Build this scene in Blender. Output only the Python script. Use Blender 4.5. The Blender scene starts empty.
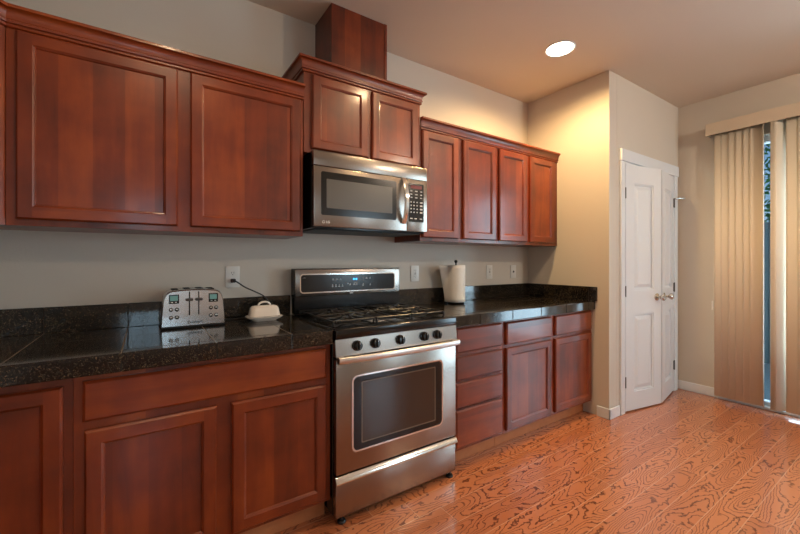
import bpy, bmesh, math, random
from mathutils import Vector, Matrix
R = math.radians
random.seed(7)
sc = bpy.context.scene
COL = sc.collection

# ------------------------------------------------------------------ camera
CAMP = (-0.729, -2.2717, 1.2328)
cam = bpy.data.cameras.new('camera'); co = bpy.data.objects.new('camera', cam); COL.objects.link(co)
cam.sensor_width = 36; cam.lens = 36 * 376.1 / 800
cam.shift_y = -(267 - 261.55) / 800; cam.shift_x = (400 - 399.3) / 800
cam.clip_start = .02
co.location = CAMP; co.rotation_euler = (R(90), 0, R(56 - 90))
sc.camera = co
# ------------------------------------------------------------------ exposure, world
sc.view_settings.view_transform = 'Standard'; sc.view_settings.look = 'None'
sc.view_settings.gamma = 1; sc.view_settings.use_curve_mapping = False
sc.view_settings.exposure = 0.2
w = bpy.data.worlds.new('world'); sc.world = w; w.use_nodes = True
nt = w.node_tree; bg = nt.nodes['Background']
sky = nt.nodes.new('ShaderNodeTexSky'); sky.sky_type = 'HOSEK_WILKIE'; sky.turbidity = 4
sky.sun_direction = Vector((-.3, -.5, .8)).normalized()
nt.links.new(sky.outputs[0], bg.inputs[0]); bg.inputs[1].default_value = 2.4

def area(name, loc, rot, sx, sy, power, color):
    l = bpy.data.lights.new(name, 'AREA'); l.shape = 'RECTANGLE'; l.size = sx; l.size_y = sy
    l.energy = power; l.color = color
    o = bpy.data.objects.new(name, l); COL.objects.link(o); o.location = loc; o.rotation_euler = rot
    return o
ROOM_Y = -5.2
# daylight through the rear window and an added, unseen fill window (set just outside the panes)
area('window_daylight', (-0.75, ROOM_Y - .25, 1.5), (R(90), 0, 0), .6, 1.5, 13, (.72, .86, 1))
area('window_daylight', (3.0, ROOM_Y - .25, 1.5), (R(90), 0, 0), .8, 1.5, 34, (.72, .86, 1))
# daylight through the part of the glass slider that the vertical blinds leave open
area('slider_daylight', (3.95, -2.25, 1.2), (0, R(90), 0), 2.1, 1.6, 100, (.70, .85, 1))

# ------------------------------------------------------------------ materials
def lin(r, g, b):
    f = lambda c: (c / 255 / 12.92) if c / 255 <= .04045 else ((c / 255 + .055) / 1.055) ** 2.4
    return (f(r), f(g), f(b), 1)
def newmat(name):
    m = bpy.data.materials.new(name); m.use_nodes = True
    return m, m.node_tree, m.node_tree.nodes['Principled BSDF']
def N(nt, t, **k):
    n = nt.nodes.new(t)
    for a, v in k.items():
        if a.startswith('i_'):
            key = a[2:]; key = int(key) if key.isdigit() else key
            n.inputs[key].default_value = v
        else: setattr(n, a, v)
    return n
def math_(nt, op, a, b=None, c=None):
    n = nt.nodes.new('ShaderNodeMath'); n.operation = op
    for i, v in enumerate((a, b, c)):
        if v is None: continue
        if isinstance(v, (int, float)): n.inputs[i].default_value = v
        else: nt.links.new(v, n.inputs[i])
    return n.outputs[0]
def ramp(nt, fac, stops):
    n = nt.nodes.new('ShaderNodeValToRGB'); e = n.color_ramp.elements
    while len(e) < len(stops): e.new(.5)
    for i, (p, c) in enumerate(stops): e[i].position = p; e[i].color = c
    nt.links.new(fac, n.inputs[0]); return n.outputs[0]
def plain(name, col, rough=.5, metal=0, bump=0, bscale=200, coat=0, var=.03):
    m, nt, b = newmat(name)
    tc = N(nt, 'ShaderNodeTexCoord'); no = N(nt, 'ShaderNodeTexNoise', i_Scale=bscale)
    nt.links.new(tc.outputs['Object'], no.inputs['Vector'])
    d = tuple(c * (1 - var) for c in col[:3]) + (1,); u = tuple(min(1, c * (1 + var)) for c in col[:3]) + (1,)
    nt.links.new(ramp(nt, no.outputs[0], [(.3, d), (.7, u)]), b.inputs['Base Color'])
    b.inputs['Roughness'].default_value = rough; b.inputs['Metallic'].default_value = metal
    b.inputs['Coat Weight'].default_value = coat; b.inputs['Coat Roughness'].default_value = .1
    if bump:
        bp = N(nt, 'ShaderNodeBump', i_Strength=bump, i_Distance=.002)
        nt.links.new(no.outputs[0], bp.inputs['Height']); nt.links.new(bp.outputs[0], b.inputs['Normal'])
    return m
def emis(name, col, s):
    m, nt, b = newmat(name)
    b.inputs['Base Color'].default_value = col; b.inputs['Emission Color'].default_value = col
    b.inputs['Emission Strength'].default_value = s
    return m

def cherry(name, axis):
    """stained cherry, grain running along object axis 0 (x) or 2 (z); boards glued side by side"""
    m, nt, b = newmat(name)
    tc = N(nt, 'ShaderNodeTexCoord'); oi = N(nt, 'ShaderNodeObjectInfo')
    sep = N(nt, 'ShaderNodeSeparateXYZ'); nt.links.new(tc.outputs['Object'], sep.inputs[0])
    off = math_(nt, 'MULTIPLY', oi.outputs['Random'], 37.0)
    cross = math_(nt, 'ADD', sep.outputs[0 if axis == 2 else 2], off)
    along = math_(nt, 'ADD', sep.outputs[axis], off)
    dep = sep.outputs[1]
    v = N(nt, 'ShaderNodeCombineXYZ')
    nt.links.new(math_(nt, 'MULTIPLY', cross, 15), v.inputs[0]); nt.links.new(math_(nt, 'MULTIPLY', along, 1.6), v.inputs[1]); nt.links.new(math_(nt, 'MULTIPLY', dep, 12), v.inputs[2])
    n1 = N(nt, 'ShaderNodeTexNoise', i_Scale=1.0, i_Detail=5.0, i_Roughness=.6, i_Distortion=.4); nt.links.new(v.outputs[0], n1.inputs['Vector'])
    n2 = N(nt, 'ShaderNodeTexNoise', i_Scale=5.0, i_Detail=3.0); nt.links.new(tc.outputs['Object'], n2.inputs['Vector'])
    bo = math_(nt, 'FLOOR', math_(nt, 'MULTIPLY', cross, 1 / .105))
    wn = N(nt, 'ShaderNodeTexWhiteNoise', noise_dimensions='1D'); nt.links.new(bo, wn.inputs['W'])
    f = math_(nt, 'ADD', math_(nt, 'MULTIPLY', n1.outputs[0], .34), math_(nt, 'ADD', math_(nt, 'MULTIPLY', n2.outputs[0], .44), math_(nt, 'MULTIPLY', wn.outputs['Value'], .17)))
    c = ramp(nt, f, [(.26, CH[0]), (.50, CH[1]), (.74, CH[2])])
    nt.links.new(c, b.inputs['Base Color'])
    b.inputs['Roughness'].default_value = .36
    b.inputs['Coat Weight'].default_value = .32; b.inputs['Coat Roughness'].default_value = .13
    bp = N(nt, 'ShaderNodeBump', i_Strength=.06, i_Distance=.001); nt.links.new(n1.outputs[0], bp.inputs['Height']); nt.links.new(bp.outputs[0], b.inputs['Normal'])
    return m
CH = (lin(62, 20, 5), lin(118, 45, 12), lin(160, 76, 25))
M = {}
M['cherry'] = cherry('cherry_vertical', 2)
M['cherry_h'] = cherry('cherry_horizontal', 0)

def granite():
    m, nt, b = newmat('black_granite')
    tc = N(nt, 'ShaderNodeTexCoord')
    v1 = N(nt, 'ShaderNodeTexVoronoi', i_Scale=420.0); v2 = N(nt, 'ShaderNodeTexVoronoi', i_Scale=190.0)
    n = N(nt, 'ShaderNodeTexNoise', i_Scale=14.0, i_Detail=4.0); n3 = N(nt, 'ShaderNodeTexNoise', i_Scale=90.0, i_Detail=3.0)
    for q in (v1, v2, n, n3): nt.links.new(tc.outputs['Object'], q.inputs['Vector'])
    s1 = N(nt, 'ShaderNodeSeparateColor'); nt.links.new(v1.outputs['Color'], s1.inputs[0])
    s2 = N(nt, 'ShaderNodeSeparateColor'); nt.links.new(v2.outputs['Color'], s2.inputs[0])
    a = math_(nt, 'MULTIPLY', math_(nt, 'GREATER_THAN', math_(nt, 'ADD', s1.outputs[0], math_(nt, 'MULTIPLY', n.outputs[0], .5)), 1.10), s1.outputs[1])
    c = math_(nt, 'MULTIPLY', math_(nt, 'GREATER_THAN', math_(nt, 'ADD', s2.outputs[0], math_(nt, 'MULTIPLY', n.outputs[0], .4)), 1.10), n3.outputs[0])
    f = math_(nt, 'ADD', math_(nt, 'MULTIPLY', a, .7), math_(nt, 'MULTIPLY', c, .5))
    f = math_(nt, 'ADD', f, math_(nt, 'MULTIPLY', n3.outputs[0], .12))
    nt.links.new(ramp(nt, f, [(0.0, lin(12, 11, 11)), (.12, lin(24, 21, 18)), (.45, lin(62, 53, 41)), (.9, lin(122, 104, 78))]), b.inputs['Base Color'])
    b.inputs['Roughness'].default_value = .09; b.inputs['IOR'].default_value = 1.6
    return m
M['granite'] = granite()
M['grout'] = plain('grey_brown_grout', lin(112, 100, 88), .8)

def wallpaint(name, col, sc_=120, st=.35):
    m, nt, b = newmat(name)
    tc = N(nt, 'ShaderNodeTexCoord'); n = N(nt, 'ShaderNodeTexNoise', i_Scale=sc_ * 1.0, i_Detail=3.0); nt.links.new(tc.outputs['Object'], n.inputs['Vector'])
    n2 = N(nt, 'ShaderNodeTexNoise', i_Scale=1.5); nt.links.new(tc.outputs['Object'], n2.inputs['Vector'])
    nt.links.new(ramp(nt, n2.outputs[0], [(.3, tuple(c * .98 for c in col[:3]) + (1,)), (.7, col)]), b.inputs['Base Color'])
    b.inputs['Roughness'].default_value = .75
    bp = N(nt, 'ShaderNodeBump', i_Strength=st, i_Distance=.0015); nt.links.new(n.outputs[0], bp.inputs['Height']); nt.links.new(bp.outputs[0], b.inputs['Normal'])
    return m
M['wall'] = wallpaint('wall_paint', lin(206, 198, 186))
M['ceil'] = wallpaint('ceiling_paint', lin(214, 202, 186), 90)
M['white'] = plain('white_trim_paint', lin(222, 228, 234), .4, var=.01)
M['steel'] = None
def steel(name, axis, col=(.33, .29, .255, 1), rough=.27):
    m, nt, b = newmat(name)
    tc = N(nt, 'ShaderNodeTexCoord'); mp = N(nt, 'ShaderNodeMapping')
    s = [120, 120, 120]; s[axis] = 1.5; mp.inputs['Scale'].default_value = s
    nt.links.new(tc.outputs['Object'], mp.inputs[0]); n = N(nt, 'ShaderNodeTexNoise', i_Scale=1.0, i_Detail=3.0); nt.links.new(mp.outputs[0], n.inputs['Vector'])
    d = tuple(c * .99 for c in col[:3]) + (1,); u = tuple(c * 1.01 for c in col[:3]) + (1,)
    nt.links.new(ramp(nt, n.outputs[0], [(.3, d), (.7, u)]), b.inputs['Base Color']); b.inputs['Metallic'].default_value = 1
    b.inputs['Roughness'].default_value = rough
    return m
M['steel'] = steel('brushed_stainless', 0)
M['bright_steel'] = steel('bright_brushed_steel', 0, (.66, .63, .60, 1), .3)
M['chrome'] = plain('polished_steel', (.75, .72, .68, 1), .14, 1, var=.01)
M['nickel'] = plain('satin_nickel', (.55, .52, .48, 1), .25, 1)
M['hinge'] = plain('dark_hinge_metal', (.10, .09, .085, 1), .4, 1)
M['black'] = plain('black_enamel', lin(14, 13, 13), .18)
M['blackm'] = plain('matt_black', lin(20, 19, 18), .5)
M['iron'] = plain('cast_iron', lin(30, 29, 28), .32, bump=.3)
M['glass'] = plain('dark_oven_glass', lin(20, 16, 13), .06)
M['pane'] = plain('dark_tinted_pane', lin(60, 42, 30), .12)
M['line'] = plain('pane_edge', lin(104, 88, 72), .2)
M['mwpane'] = plain('microwave_mesh_pane', lin(84, 80, 74), .3)
M['plastic'] = plain('white_plastic', lin(222, 220, 214), .35, var=.01)
M['cream'] = plain('cream_ceramic', lin(232, 222, 210), .15, coat=.5, var=.01)
M['paper'] = plain('white_paper', lin(232, 226, 216), .85, bump=.25, bscale=90, var=.015)
M['mark'] = plain('pale_printed_mark', lin(190, 190, 190), .5)
M['dark'] = plain('dark_void', lin(8, 8, 8), .9)
M['maple'] = plain('pale_toe_kick_wood', lin(180, 112, 68), .5, bscale=14, var=.08)
M['blind'] = plain('beige_blind_vinyl', lin(205, 184, 158), .55, var=.02)
def blindmat():
    m = plain('beige_blind_vinyl', lin(236, 224, 204), .55, var=.02); nt = m.node_tree; b = nt.nodes['Principled BSDF']
    t = N(nt, 'ShaderNodeBsdfTranslucent'); t.inputs[0].default_value = lin(232, 206, 168); mx = N(nt, 'ShaderNodeMixShader', i_0=.14)
    nt.links.new(b.outputs[0], mx.inputs[1]); nt.links.new(t.outputs[0], mx.inputs[2]); nt.links.new(mx.outputs[0], nt.nodes['Material Output'].inputs[0]); return m
M['blind'] = blindmat()
M['valance'] = plain('cream_valance', lin(212, 196, 172), .5, var=.02)
M['lcd'] = emis('lcd_green', lin(92, 132, 128), .22)
M['blue'] = emis('clock_blue', lin(60, 170, 255), 2.0)
M['red'] = emis('display_red', lin(96, 26, 28), .25)
M['lens'] = emis('lamp_lens', (1, .86, .64, 1), 14.0)

def floor_mat():
    m, nt, b = newmat('oak_planks')
    tc = N(nt, 'ShaderNodeTexCoord'); sep = N(nt, 'ShaderNodeSeparateXYZ'); nt.links.new(tc.outputs['Object'], sep.inputs[0])
    W, L = .127, 1.15
    yy = math_(nt, 'DIVIDE', math_(nt, 'ADD', sep.outputs[1], 50.04), W)
    row = math_(nt, 'FLOOR', yy); fy = math_(nt, 'FRACT', yy)
    wn = N(nt, 'ShaderNodeTexWhiteNoise', noise_dimensions='1D'); nt.links.new(row, wn.inputs['W'])
    xx = math_(nt, 'ADD', math_(nt, 'DIVIDE', sep.outputs[0], L), math_(nt, 'MULTIPLY', wn.outputs['Value'], 17.3))
    colm = math_(nt, 'FLOOR', xx); fx = math_(nt, 'FRACT', xx)
    cid = N(nt, 'ShaderNodeCombineXYZ'); nt.links.new(row, cid.inputs[0]); nt.links.new(colm, cid.inputs[1])
    w2 = N(nt, 'ShaderNodeTexWhiteNoise', noise_dimensions='3D'); nt.links.new(cid.outputs[0], w2.inputs['Vector'])
    o = math_(nt, 'MULTIPLY', w2.outputs['Value'], 60)
    v = N(nt, 'ShaderNodeCombineXYZ')
    nt.links.new(math_(nt, 'ADD', math_(nt, 'MULTIPLY', sep.outputs[0], 2.0), o), v.inputs[0])
    nt.links.new(math_(nt, 'ADD', math_(nt, 'MULTIPLY', sep.outputs[1], 8.5), o), v.inputs[1])
    n = N(nt, 'ShaderNodeTexNoise', i_Scale=1.0, i_Detail=1.2, i_Roughness=.4, i_Distortion=.0); nt.links.new(v.outputs[0], n.inputs['Vector'])
    wv = N(nt, 'ShaderNodeTexNoise', i_Scale=42.0, i_Detail=3.0); nt.links.new(tc.outputs['Object'], wv.inputs['Vector'])
    g = math_(nt, 'FRACT', math_(nt, 'ADD', math_(nt, 'MULTIPLY', n.outputs[0], 22), math_(nt, 'MULTIPLY', wv.outputs[0], 1.2)))
    line = ramp(nt, g, [(0.0, (1, 1, 1, 1)), (.09, (.9, .9, .9, 1)), (.26, (0, 0, 0, 1)), (.93, (0, 0, 0, 1)), (1.0, (1, 1, 1, 1))])
    base = ramp(nt, w2.outputs['Value'], [(0, lin(188, 116, 76)), (.5, lin(198, 126, 84)), (1, lin(176, 104, 66))])
    mix = N(nt, 'ShaderNodeMix', data_type='RGBA'); nt.links.new(math_(nt, 'MULTIPLY', line, .92), mix.inputs['Factor']); nt.links.new(base, mix.inputs['A']); mix.inputs['B'].default_value = lin(92, 38, 18)
    ey = math_(nt, 'ABSOLUTE', math_(nt, 'SUBTRACT', fy, .5)); sy = math_(nt, 'GREATER_THAN', ey, .5 - .014)
    ex = math_(nt, 'ABSOLUTE', math_(nt, 'SUBTRACT', fx, .5)); sx = math_(nt, 'GREATER_THAN', ex, .5 - .0013)
    s = math_(nt, 'MAXIMUM', sy, sx)
    mix2 = N(nt, 'ShaderNodeMix', data_type='RGBA'); nt.links.new(math_(nt, 'MULTIPLY', s, .8), mix2.inputs['Factor']); nt.links.new(mix.outputs['Result'], mix2.inputs['A']); mix2.inputs['B'].default_value = lin(206, 158, 128)  # pale seams: glint of bevelled plank edges painted into the colour
    nt.links.new(mix2.outputs['Result'], b.inputs['Base Color'])
    b.inputs['Roughness'].default_value = .3; b.inputs['Coat Weight'].default_value = .8; b.inputs['Coat Roughness'].default_value = .1
    bp = N(nt, 'ShaderNodeBump', i_Strength=.25, i_Distance=.001, invert=True); nt.links.new(math_(nt, 'ADD', math_(nt, 'MULTIPLY', line, .25), s), bp.inputs['Height']); nt.links.new(bp.outputs[0], b.inputs['Normal'])
    return m
M['floor'] = floor_mat()

# ------------------------------------------------------------------ mesh helpers
WLOC = {}
def obj(name, bm, mats, parent=None, smooth=True, base=False):
    """link bm (vertices in world coordinates) as one object whose origin sits in its own middle"""
    me = bpy.data.meshes.new(name)
    bmesh.ops.recalc_face_normals(bm, faces=bm.faces)
    xs = [v.co for v in bm.verts]
    lo = Vector([min(v[i] for v in xs) for i in range(3)]); hi = Vector([max(v[i] for v in xs) for i in range(3)])
    c = (lo + hi) / 2
    if base: c.z = lo.z
    for v in bm.verts: v.co -= c
    bm.to_mesh(me); bm.free()
    if not isinstance(mats, (list, tuple)): mats = [mats]
    for m in mats: me.materials.append(m)
    if smooth:
        for p in me.polygons: p.use_smooth = True
        me.set_sharp_from_angle(angle=R(32))
    o = bpy.data.objects.new(name, me); COL.objects.link(o)
    if parent: o.parent = parent; o.location = c - WLOC[parent.name]
    else: o.location = c
    WLOC[o.name] = c
    return o
def tag(o, label, cat, group=None):
    o['label'] = label; o['category'] = cat
    if group: o['group'] = group
    return o
def thing(name, loc, label, cat, group=None):
    o = bpy.data.objects.new(name, None); COL.objects.link(o); o.location = loc; o.empty_display_size = .05
    WLOC[o.name] = Vector(loc); return tag(o, label, cat, group)
def struct(name, bm, m, parent=None, **k):
    o = obj(name, bm, m, parent, **k)
    if not parent: o['kind'] = 'structure'
    return o
def B(): return bmesh.new()
def box(bm, x0, x1, y0, y1, z0, z1, bev=0, mi=0, mat=None, seg=1):
    t = bmesh.new()
    vs = [t.verts.new((x, y, z)) for x in sorted((x0, x1)) for y in sorted((y0, y1)) for z in sorted((z0, z1))]
    for f in ((0, 1, 3, 2), (4, 6, 7, 5), (0, 4, 5, 1), (2, 3, 7, 6), (0, 2, 6, 4), (1, 5, 7, 3)): t.faces.new([vs[i] for i in f])
    if bev: bmesh.ops.bevel(t, geom=list(t.edges), offset=bev, segments=seg, affect='EDGES', profile=.5)
    join(bm, t, mi, mat)
def join(bm, t, mi=0, mat=None):
    if mat is not None: bmesh.ops.transform(t, matrix=mat, verts=t.verts)
    mp = {}
    for v in t.verts: mp[v] = bm.verts.new(v.co)
    for f in t.faces:
        try: nf = bm.faces.new([mp[v] for v in f.verts]); nf.material_index = mi if mi is not None else f.material_index
        except ValueError: pass
    t.free()
def frame(O, u, n):
    """local (a, b, c) -> O + a*u + b*z + c*n"""
    u = Vector(u).normalized(); n = Vector(n).normalized()
    m = Matrix.Identity(4)
    m.col[0][:3] = u; m.col[1][:3] = (0, 0, 1); m.col[2][:3] = n; m.col[3][:3] = O
    return m
def cyl(bm, p, q, r0, r1=None, seg=24, mi=0, cap=True):
    p = Vector(p); q = Vector(q); r1 = r0 if r1 is None else r1
    d = (q - p).normalized(); a = d.orthogonal().normalized(); b = d.cross(a)
    A = [bm.verts.new(p + r0 * (a * math.cos(t) + b * math.sin(t))) for t in [2 * math.pi * i / seg for i in range(seg)]]
    C = [bm.verts.new(q + r1 * (a * math.cos(t) + b * math.sin(t))) for t in [2 * math.pi * i / seg for i in range(seg)]]
    fs = [bm.faces.new((A[i], A[(i + 1) % seg], C[(i + 1) % seg], C[i])) for i in range(seg)]
    if cap: fs += [bm.faces.new(A[::-1]), bm.faces.new(C)]
    for f in fs: f.material_index = mi
def lathe(bm, O, axis, prof, seg=28, mi=0):
    """profile [(radius, height along axis)]"""
    O = Vector(O); d = Vector(axis).normalized(); a = d.orthogonal().normalized(); b = d.cross(a)
    rings = []
    for r, h in prof:
        rings.append([bm.verts.new(O + d * h + max(r, 1e-5) * (a * math.cos(t) + b * math.sin(t))) for t in [2 * math.pi * i / seg for i in range(seg)]])
    for k in range(len(rings) - 1):
        for i in range(seg):
            f = bm.faces.new((rings[k][i], rings[k][(i + 1) % seg], rings[k + 1][(i + 1) % seg], rings[k + 1][i])); f.material_index = mi
    bm.faces.new(rings[0][::-1]).material_index = mi; bm.faces.new(rings[-1]).material_index = mi
def tube(bm, pts, r, seg=10, mi=0):
    pts = [Vector(p) for p in pts]; rings = []; a = None
    for i, p in enumerate(pts):
        d = (pts[min(i + 1, len(pts) - 1)] - pts[max(i - 1, 0)]).normalized()
        if a is None: a = d.orthogonal().normalized()
        a = (a - d * a.dot(d)).normalized(); b = d.cross(a)
        rings.append([bm.verts.new(p + r * (a * math.cos(t) + b * math.sin(t))) for t in [2 * math.pi * k / seg for k in range(seg)]])
    for k in range(len(rings) - 1):
        for i in range(seg): bm.faces.new((rings[k][i], rings[k][(i + 1) % seg], rings[k + 1][(i + 1) % seg], rings[k + 1][i])).material_index = mi
    bm.faces.new(rings[0][::-1]).material_index = mi; bm.faces.new(rings[-1]).material_index = mi
def spline(P, n=8):
    P = [Vector(p) for p in P]; P = [2 * P[0] - P[1]] + P + [2 * P[-1] - P[-2]]; out = []
    for i in range(1, len(P) - 2):
        for k in range(n):
            t = k / n; a, b, c, d = P[i - 1:i + 3]
            out.append(.5 * ((2 * b) + (c - a) * t + (2 * a - 5 * b + 4 * c - d) * t * t + (3 * b - a - 3 * c + d) * t ** 3))
    out.append(P[-2]); return out
def rr_pts(w, h, r, n=6):
    pts = []
    for cx, cy, a0 in ((w / 2 - r, h / 2 - r, 0), (-w / 2 + r, h / 2 - r, 90), (-w / 2 + r, -h / 2 + r, 180), (w / 2 - r, -h / 2 + r, 270)):
        for k in range(n + 1):
            a = R(a0 + 90 * k / n); pts.append((cx + r * math.cos(a), cy + r * math.sin(a)))
    return pts
def prism(bm, pts, c0, c1, mat, mi=0, bev=0):
    """outline pts (a,b) extruded along c from c0 to c1, placed with mat; bev = front chamfer"""
    t = bmesh.new()
    lo = [t.verts.new((a, b, c0)) for a, b in pts]; n = len(pts)
    rings = [lo]
    if bev:
        A = sum(p[0] for p in pts) / n; Bc = sum(p[1] for p in pts) / n
        ma = max(abs(p[0] - A) for p in pts); mb = max(abs(p[1] - Bc) for p in pts)
        rings.append([t.verts.new((a, b, c1 - bev)) for a, b in pts])
        rings.append([t.verts.new((A + (a - A) * (1 - bev / ma), Bc + (b - Bc) * (1 - bev / mb), c1)) for a, b in pts])
    else: rings.append([t.verts.new((a, b, c1)) for a, b in pts])
    for k in range(len(rings) - 1):
        for i in range(n): t.faces.new((rings[k][i], rings[k][(i + 1) % n], rings[k + 1][(i + 1) % n], rings[k + 1][i]))
    t.faces.new(lo[::-1]); t.faces.new(rings[-1]); join(bm, t, mi, mat)
def ring(bm, outer, inner, c0, c1, mat, mi=0):
    """flat frame between two outlines with the same number of points"""
    t = bmesh.new(); n = len(outer)
    o0 = [t.verts.new((a, b, c0)) for a, b in outer]; o1 = [t.verts.new((a, b, c1)) for a, b in outer]
    i0 = [t.verts.new((a, b, c0)) for a, b in inner]; i1 = [t.verts.new((a, b, c1)) for a, b in inner]
    for i in range(n):
        j = (i + 1) % n
        for q in ((o0[i], o0[j], o1[j], o1[i]), (i0[j], i0[i], i1[i], i1[j]), (o1[i], o1[j], i1[j], i1[i]), (o0[j], o0[i], i0[i], i0[j])): t.faces.new(q)
    join(bm, t, mi, mat)
def text_bm(s, size, mat, ext=.0004):
    c = bpy.data.curves.new('t', 'FONT'); c.body = s; c.size = size; c.extrude = ext; c.offset = size * .02; c.align_x = 'CENTER'; c.align_y = 'CENTER'
    o = bpy.data.objects.new('t', c); COL.objects.link(o); dg = bpy.context.evaluated_depsgraph_get(); dg.update()
    me = bpy.data.meshes.new_from_object(o.evaluated_get(dg)); bm = bmesh.new(); bm.from_mesh(me)
    for f in bm.faces: f.material_index = 0
    bpy.data.objects.remove(o); bpy.data.meshes.remove(me); bmesh.ops.transform(bm, matrix=mat, verts=bm.verts); return bm
SY = lambda x, y, z: frame((x, y, z), (1, 0, 0), (0, -1, 0))      # facing the camera side (-y)

# ------------------------------------------------------------------ room shell
XL, XS, XE, CE = -1.845, 2.27, 3.57, 2.728
YP = -.755
bm = B(); box(bm, XL - .1, XE + .1, ROOM_Y - .1, .1, -.08, 0); struct('floor', bm, M['floor'], smooth=False)
bm = B(); box(bm, XL - .1, XE + .1, ROOM_Y - .1, .1, CE, CE + .1); struct('ceiling', bm, M['ceil'], smooth=False)
bm = B(); box(bm, XL - .1, XE + .1, 0, .1, 0, CE); struct('wall_back', bm, M['wall'], smooth=False)
bm = B(); box(bm, XL - .1, XL, ROOM_Y, 0, 0, CE); struct('wall_left', bm, M['wall'], smooth=False)
bm = B(); box(bm, XS, XS + .115, YP, 0, 0, CE, .002); struct('wall_side', bm, M['wall'], smooth=False)
DX0, DX1, DZ = 2.49, 3.45, 2.045
bm = B()
box(bm, XS + .115, DX0, YP, YP + .115, 0, CE); box(bm, DX1, XE, YP, YP + .115, 0, CE); box(bm, DX0, DX1, YP, YP + .115, DZ, CE)
struct('wall_closet', bm, M['wall'], smooth=False)
SY0, SY1, SZ = -1.06, -2.95, 2.30     # slider opening
bm = B()
box(bm, XE, XE + .14, 0, SY0, 0, CE); box(bm, XE, XE + .14, SY1, ROOM_Y, 0, CE); box(bm, XE, XE + .14, SY0, SY1, SZ, CE)
struct('wall_right', bm, M['wall'], smooth=False)
bm = B()
wx = [(-1.05, -.45), (2.6, 3.4)]  # second opening is unseen, added to let in fill daylight
for a, b_ in ((XL - .1, -1.05), (-.45, 2.6), (3.4, XE + .14)): box(bm, a, b_, ROOM_Y - .12, ROOM_Y, 0, CE)
for a, b_ in wx: box(bm, a, b_, ROOM_Y - .12, ROOM_Y, 0, .75); box(bm, a, b_, ROOM_Y - .12, ROOM_Y, 2.25, CE)
struct('wall_front', bm, M['wall'], smooth=False)
def glassmat():
    m, nt, b = newmat('clear_pane'); nt.nodes.remove(b)
    t = N(nt, 'ShaderNodeBsdfTransparent'); t.inputs[0].default_value = (.90, .97, .98, 1); g = N(nt, 'ShaderNodeBsdfGlossy', i_Roughness=.02)
    f = N(nt, 'ShaderNodeFresnel', i_IOR=1.3); mx = N(nt, 'ShaderNodeMixShader')
    nt.links.new(f.outputs[0], mx.inputs[0]); nt.links.new(t.outputs[0], mx.inputs[1]); nt.links.new(g.outputs[0], mx.inputs[2])
    nt.links.new(mx.outputs[0], nt.nodes['Material Output'].inputs[0]); return m
M['clear'] = glassmat()
for k, (a, b_) in enumerate(wx):
    bm = B(); y0, y1 = ROOM_Y - .10, ROOM_Y - .03
    box(bm, a, b_, y0, y1, .75, .80); box(bm, a, b_, y0, y1, 2.20, 2.25); box(bm, a, a + .05, y0, y1, .8, 2.2); box(bm, b_ - .05, b_, y0, y1, .8, 2.2); box(bm, (a + b_) / 2 - .02, (a + b_) / 2 + .02, y0, y1, .8, 2.2)
    o = struct('window_%d' % (k + 1), bm, M['white'], smooth=False)
    bm = B(); box(bm, a + .05, b_ - .05, ROOM_Y - .07, ROOM_Y - .064, .8, 2.2); obj('pane', bm, M['clear'], o, smooth=False)
# glass slider
bm = B()
x0, x1 = XE + .03, XE + .11
box(bm, x0, x1, SY1, SY0, 0, .05); box(bm, x0, x1, SY1, SY0, SZ - .06, SZ)
for y in (SY0 - .05, SY1): box(bm, x0, x1, y, y + .05, .05, SZ - .06)
box(bm, x0, x1 - .02, -2.02, -1.96, .05, SZ - .06)
sl = struct('window_3', bm, M['white'], smooth=False)
bm = B(); box(bm, XE + .06, XE + .066, SY1 + .05, SY0 - .05, .05, SZ - .06); obj('pane', bm, M['clear'], sl, smooth=False)
bm = B(); box(bm, XE - .025, XE + .03, SY1 + .02, SY0 - .0, 0, .022, .004); obj('threshold', bm, M['white'], sl)
# baseboards
def baseboard(name, x0, x1, y0, y1):
    bm = B(); box(bm, x0, x1, y0, y1, 0, .084, .004); struct(name, bm, M['white'])
baseboard('baseboard_side', XS - .012, XS, YP - .012, -.66)
baseboard('baseboard_closet', XS - .012, DX0 - .072, YP - .012, YP)
baseboard('baseboard_right', XE - .012, XE, SY0, YP)
baseboard('baseboard_front', XL, XE, ROOM_Y, ROOM_Y + .012)
baseboard('baseboard_left', XL, XL + .012, ROOM_Y + .012, -1.35)
# closet casing
bm = B()
CW = .062
box(bm, DX0 - CW, DX0, YP - .016, YP, 0, DZ, .002); box(bm, DX1, DX1 + CW, YP - .016, YP, 0, DZ, .002)
box(bm, DX0 - .008, DX0 + .012, YP - .008, YP + .115, 0, DZ); box(bm, DX1 - .012, DX1 + .008, YP - .008, YP + .115, 0, DZ); box(bm, DX0, DX1, YP - .008, YP + .115, DZ - .012, DZ + .006)
box(bm, DX0 - CW - .008, DX1 + CW + .008, YP - .024, YP, DZ, DZ + .095, .002)
struct('trim_1', bm, M['white'])

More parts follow.
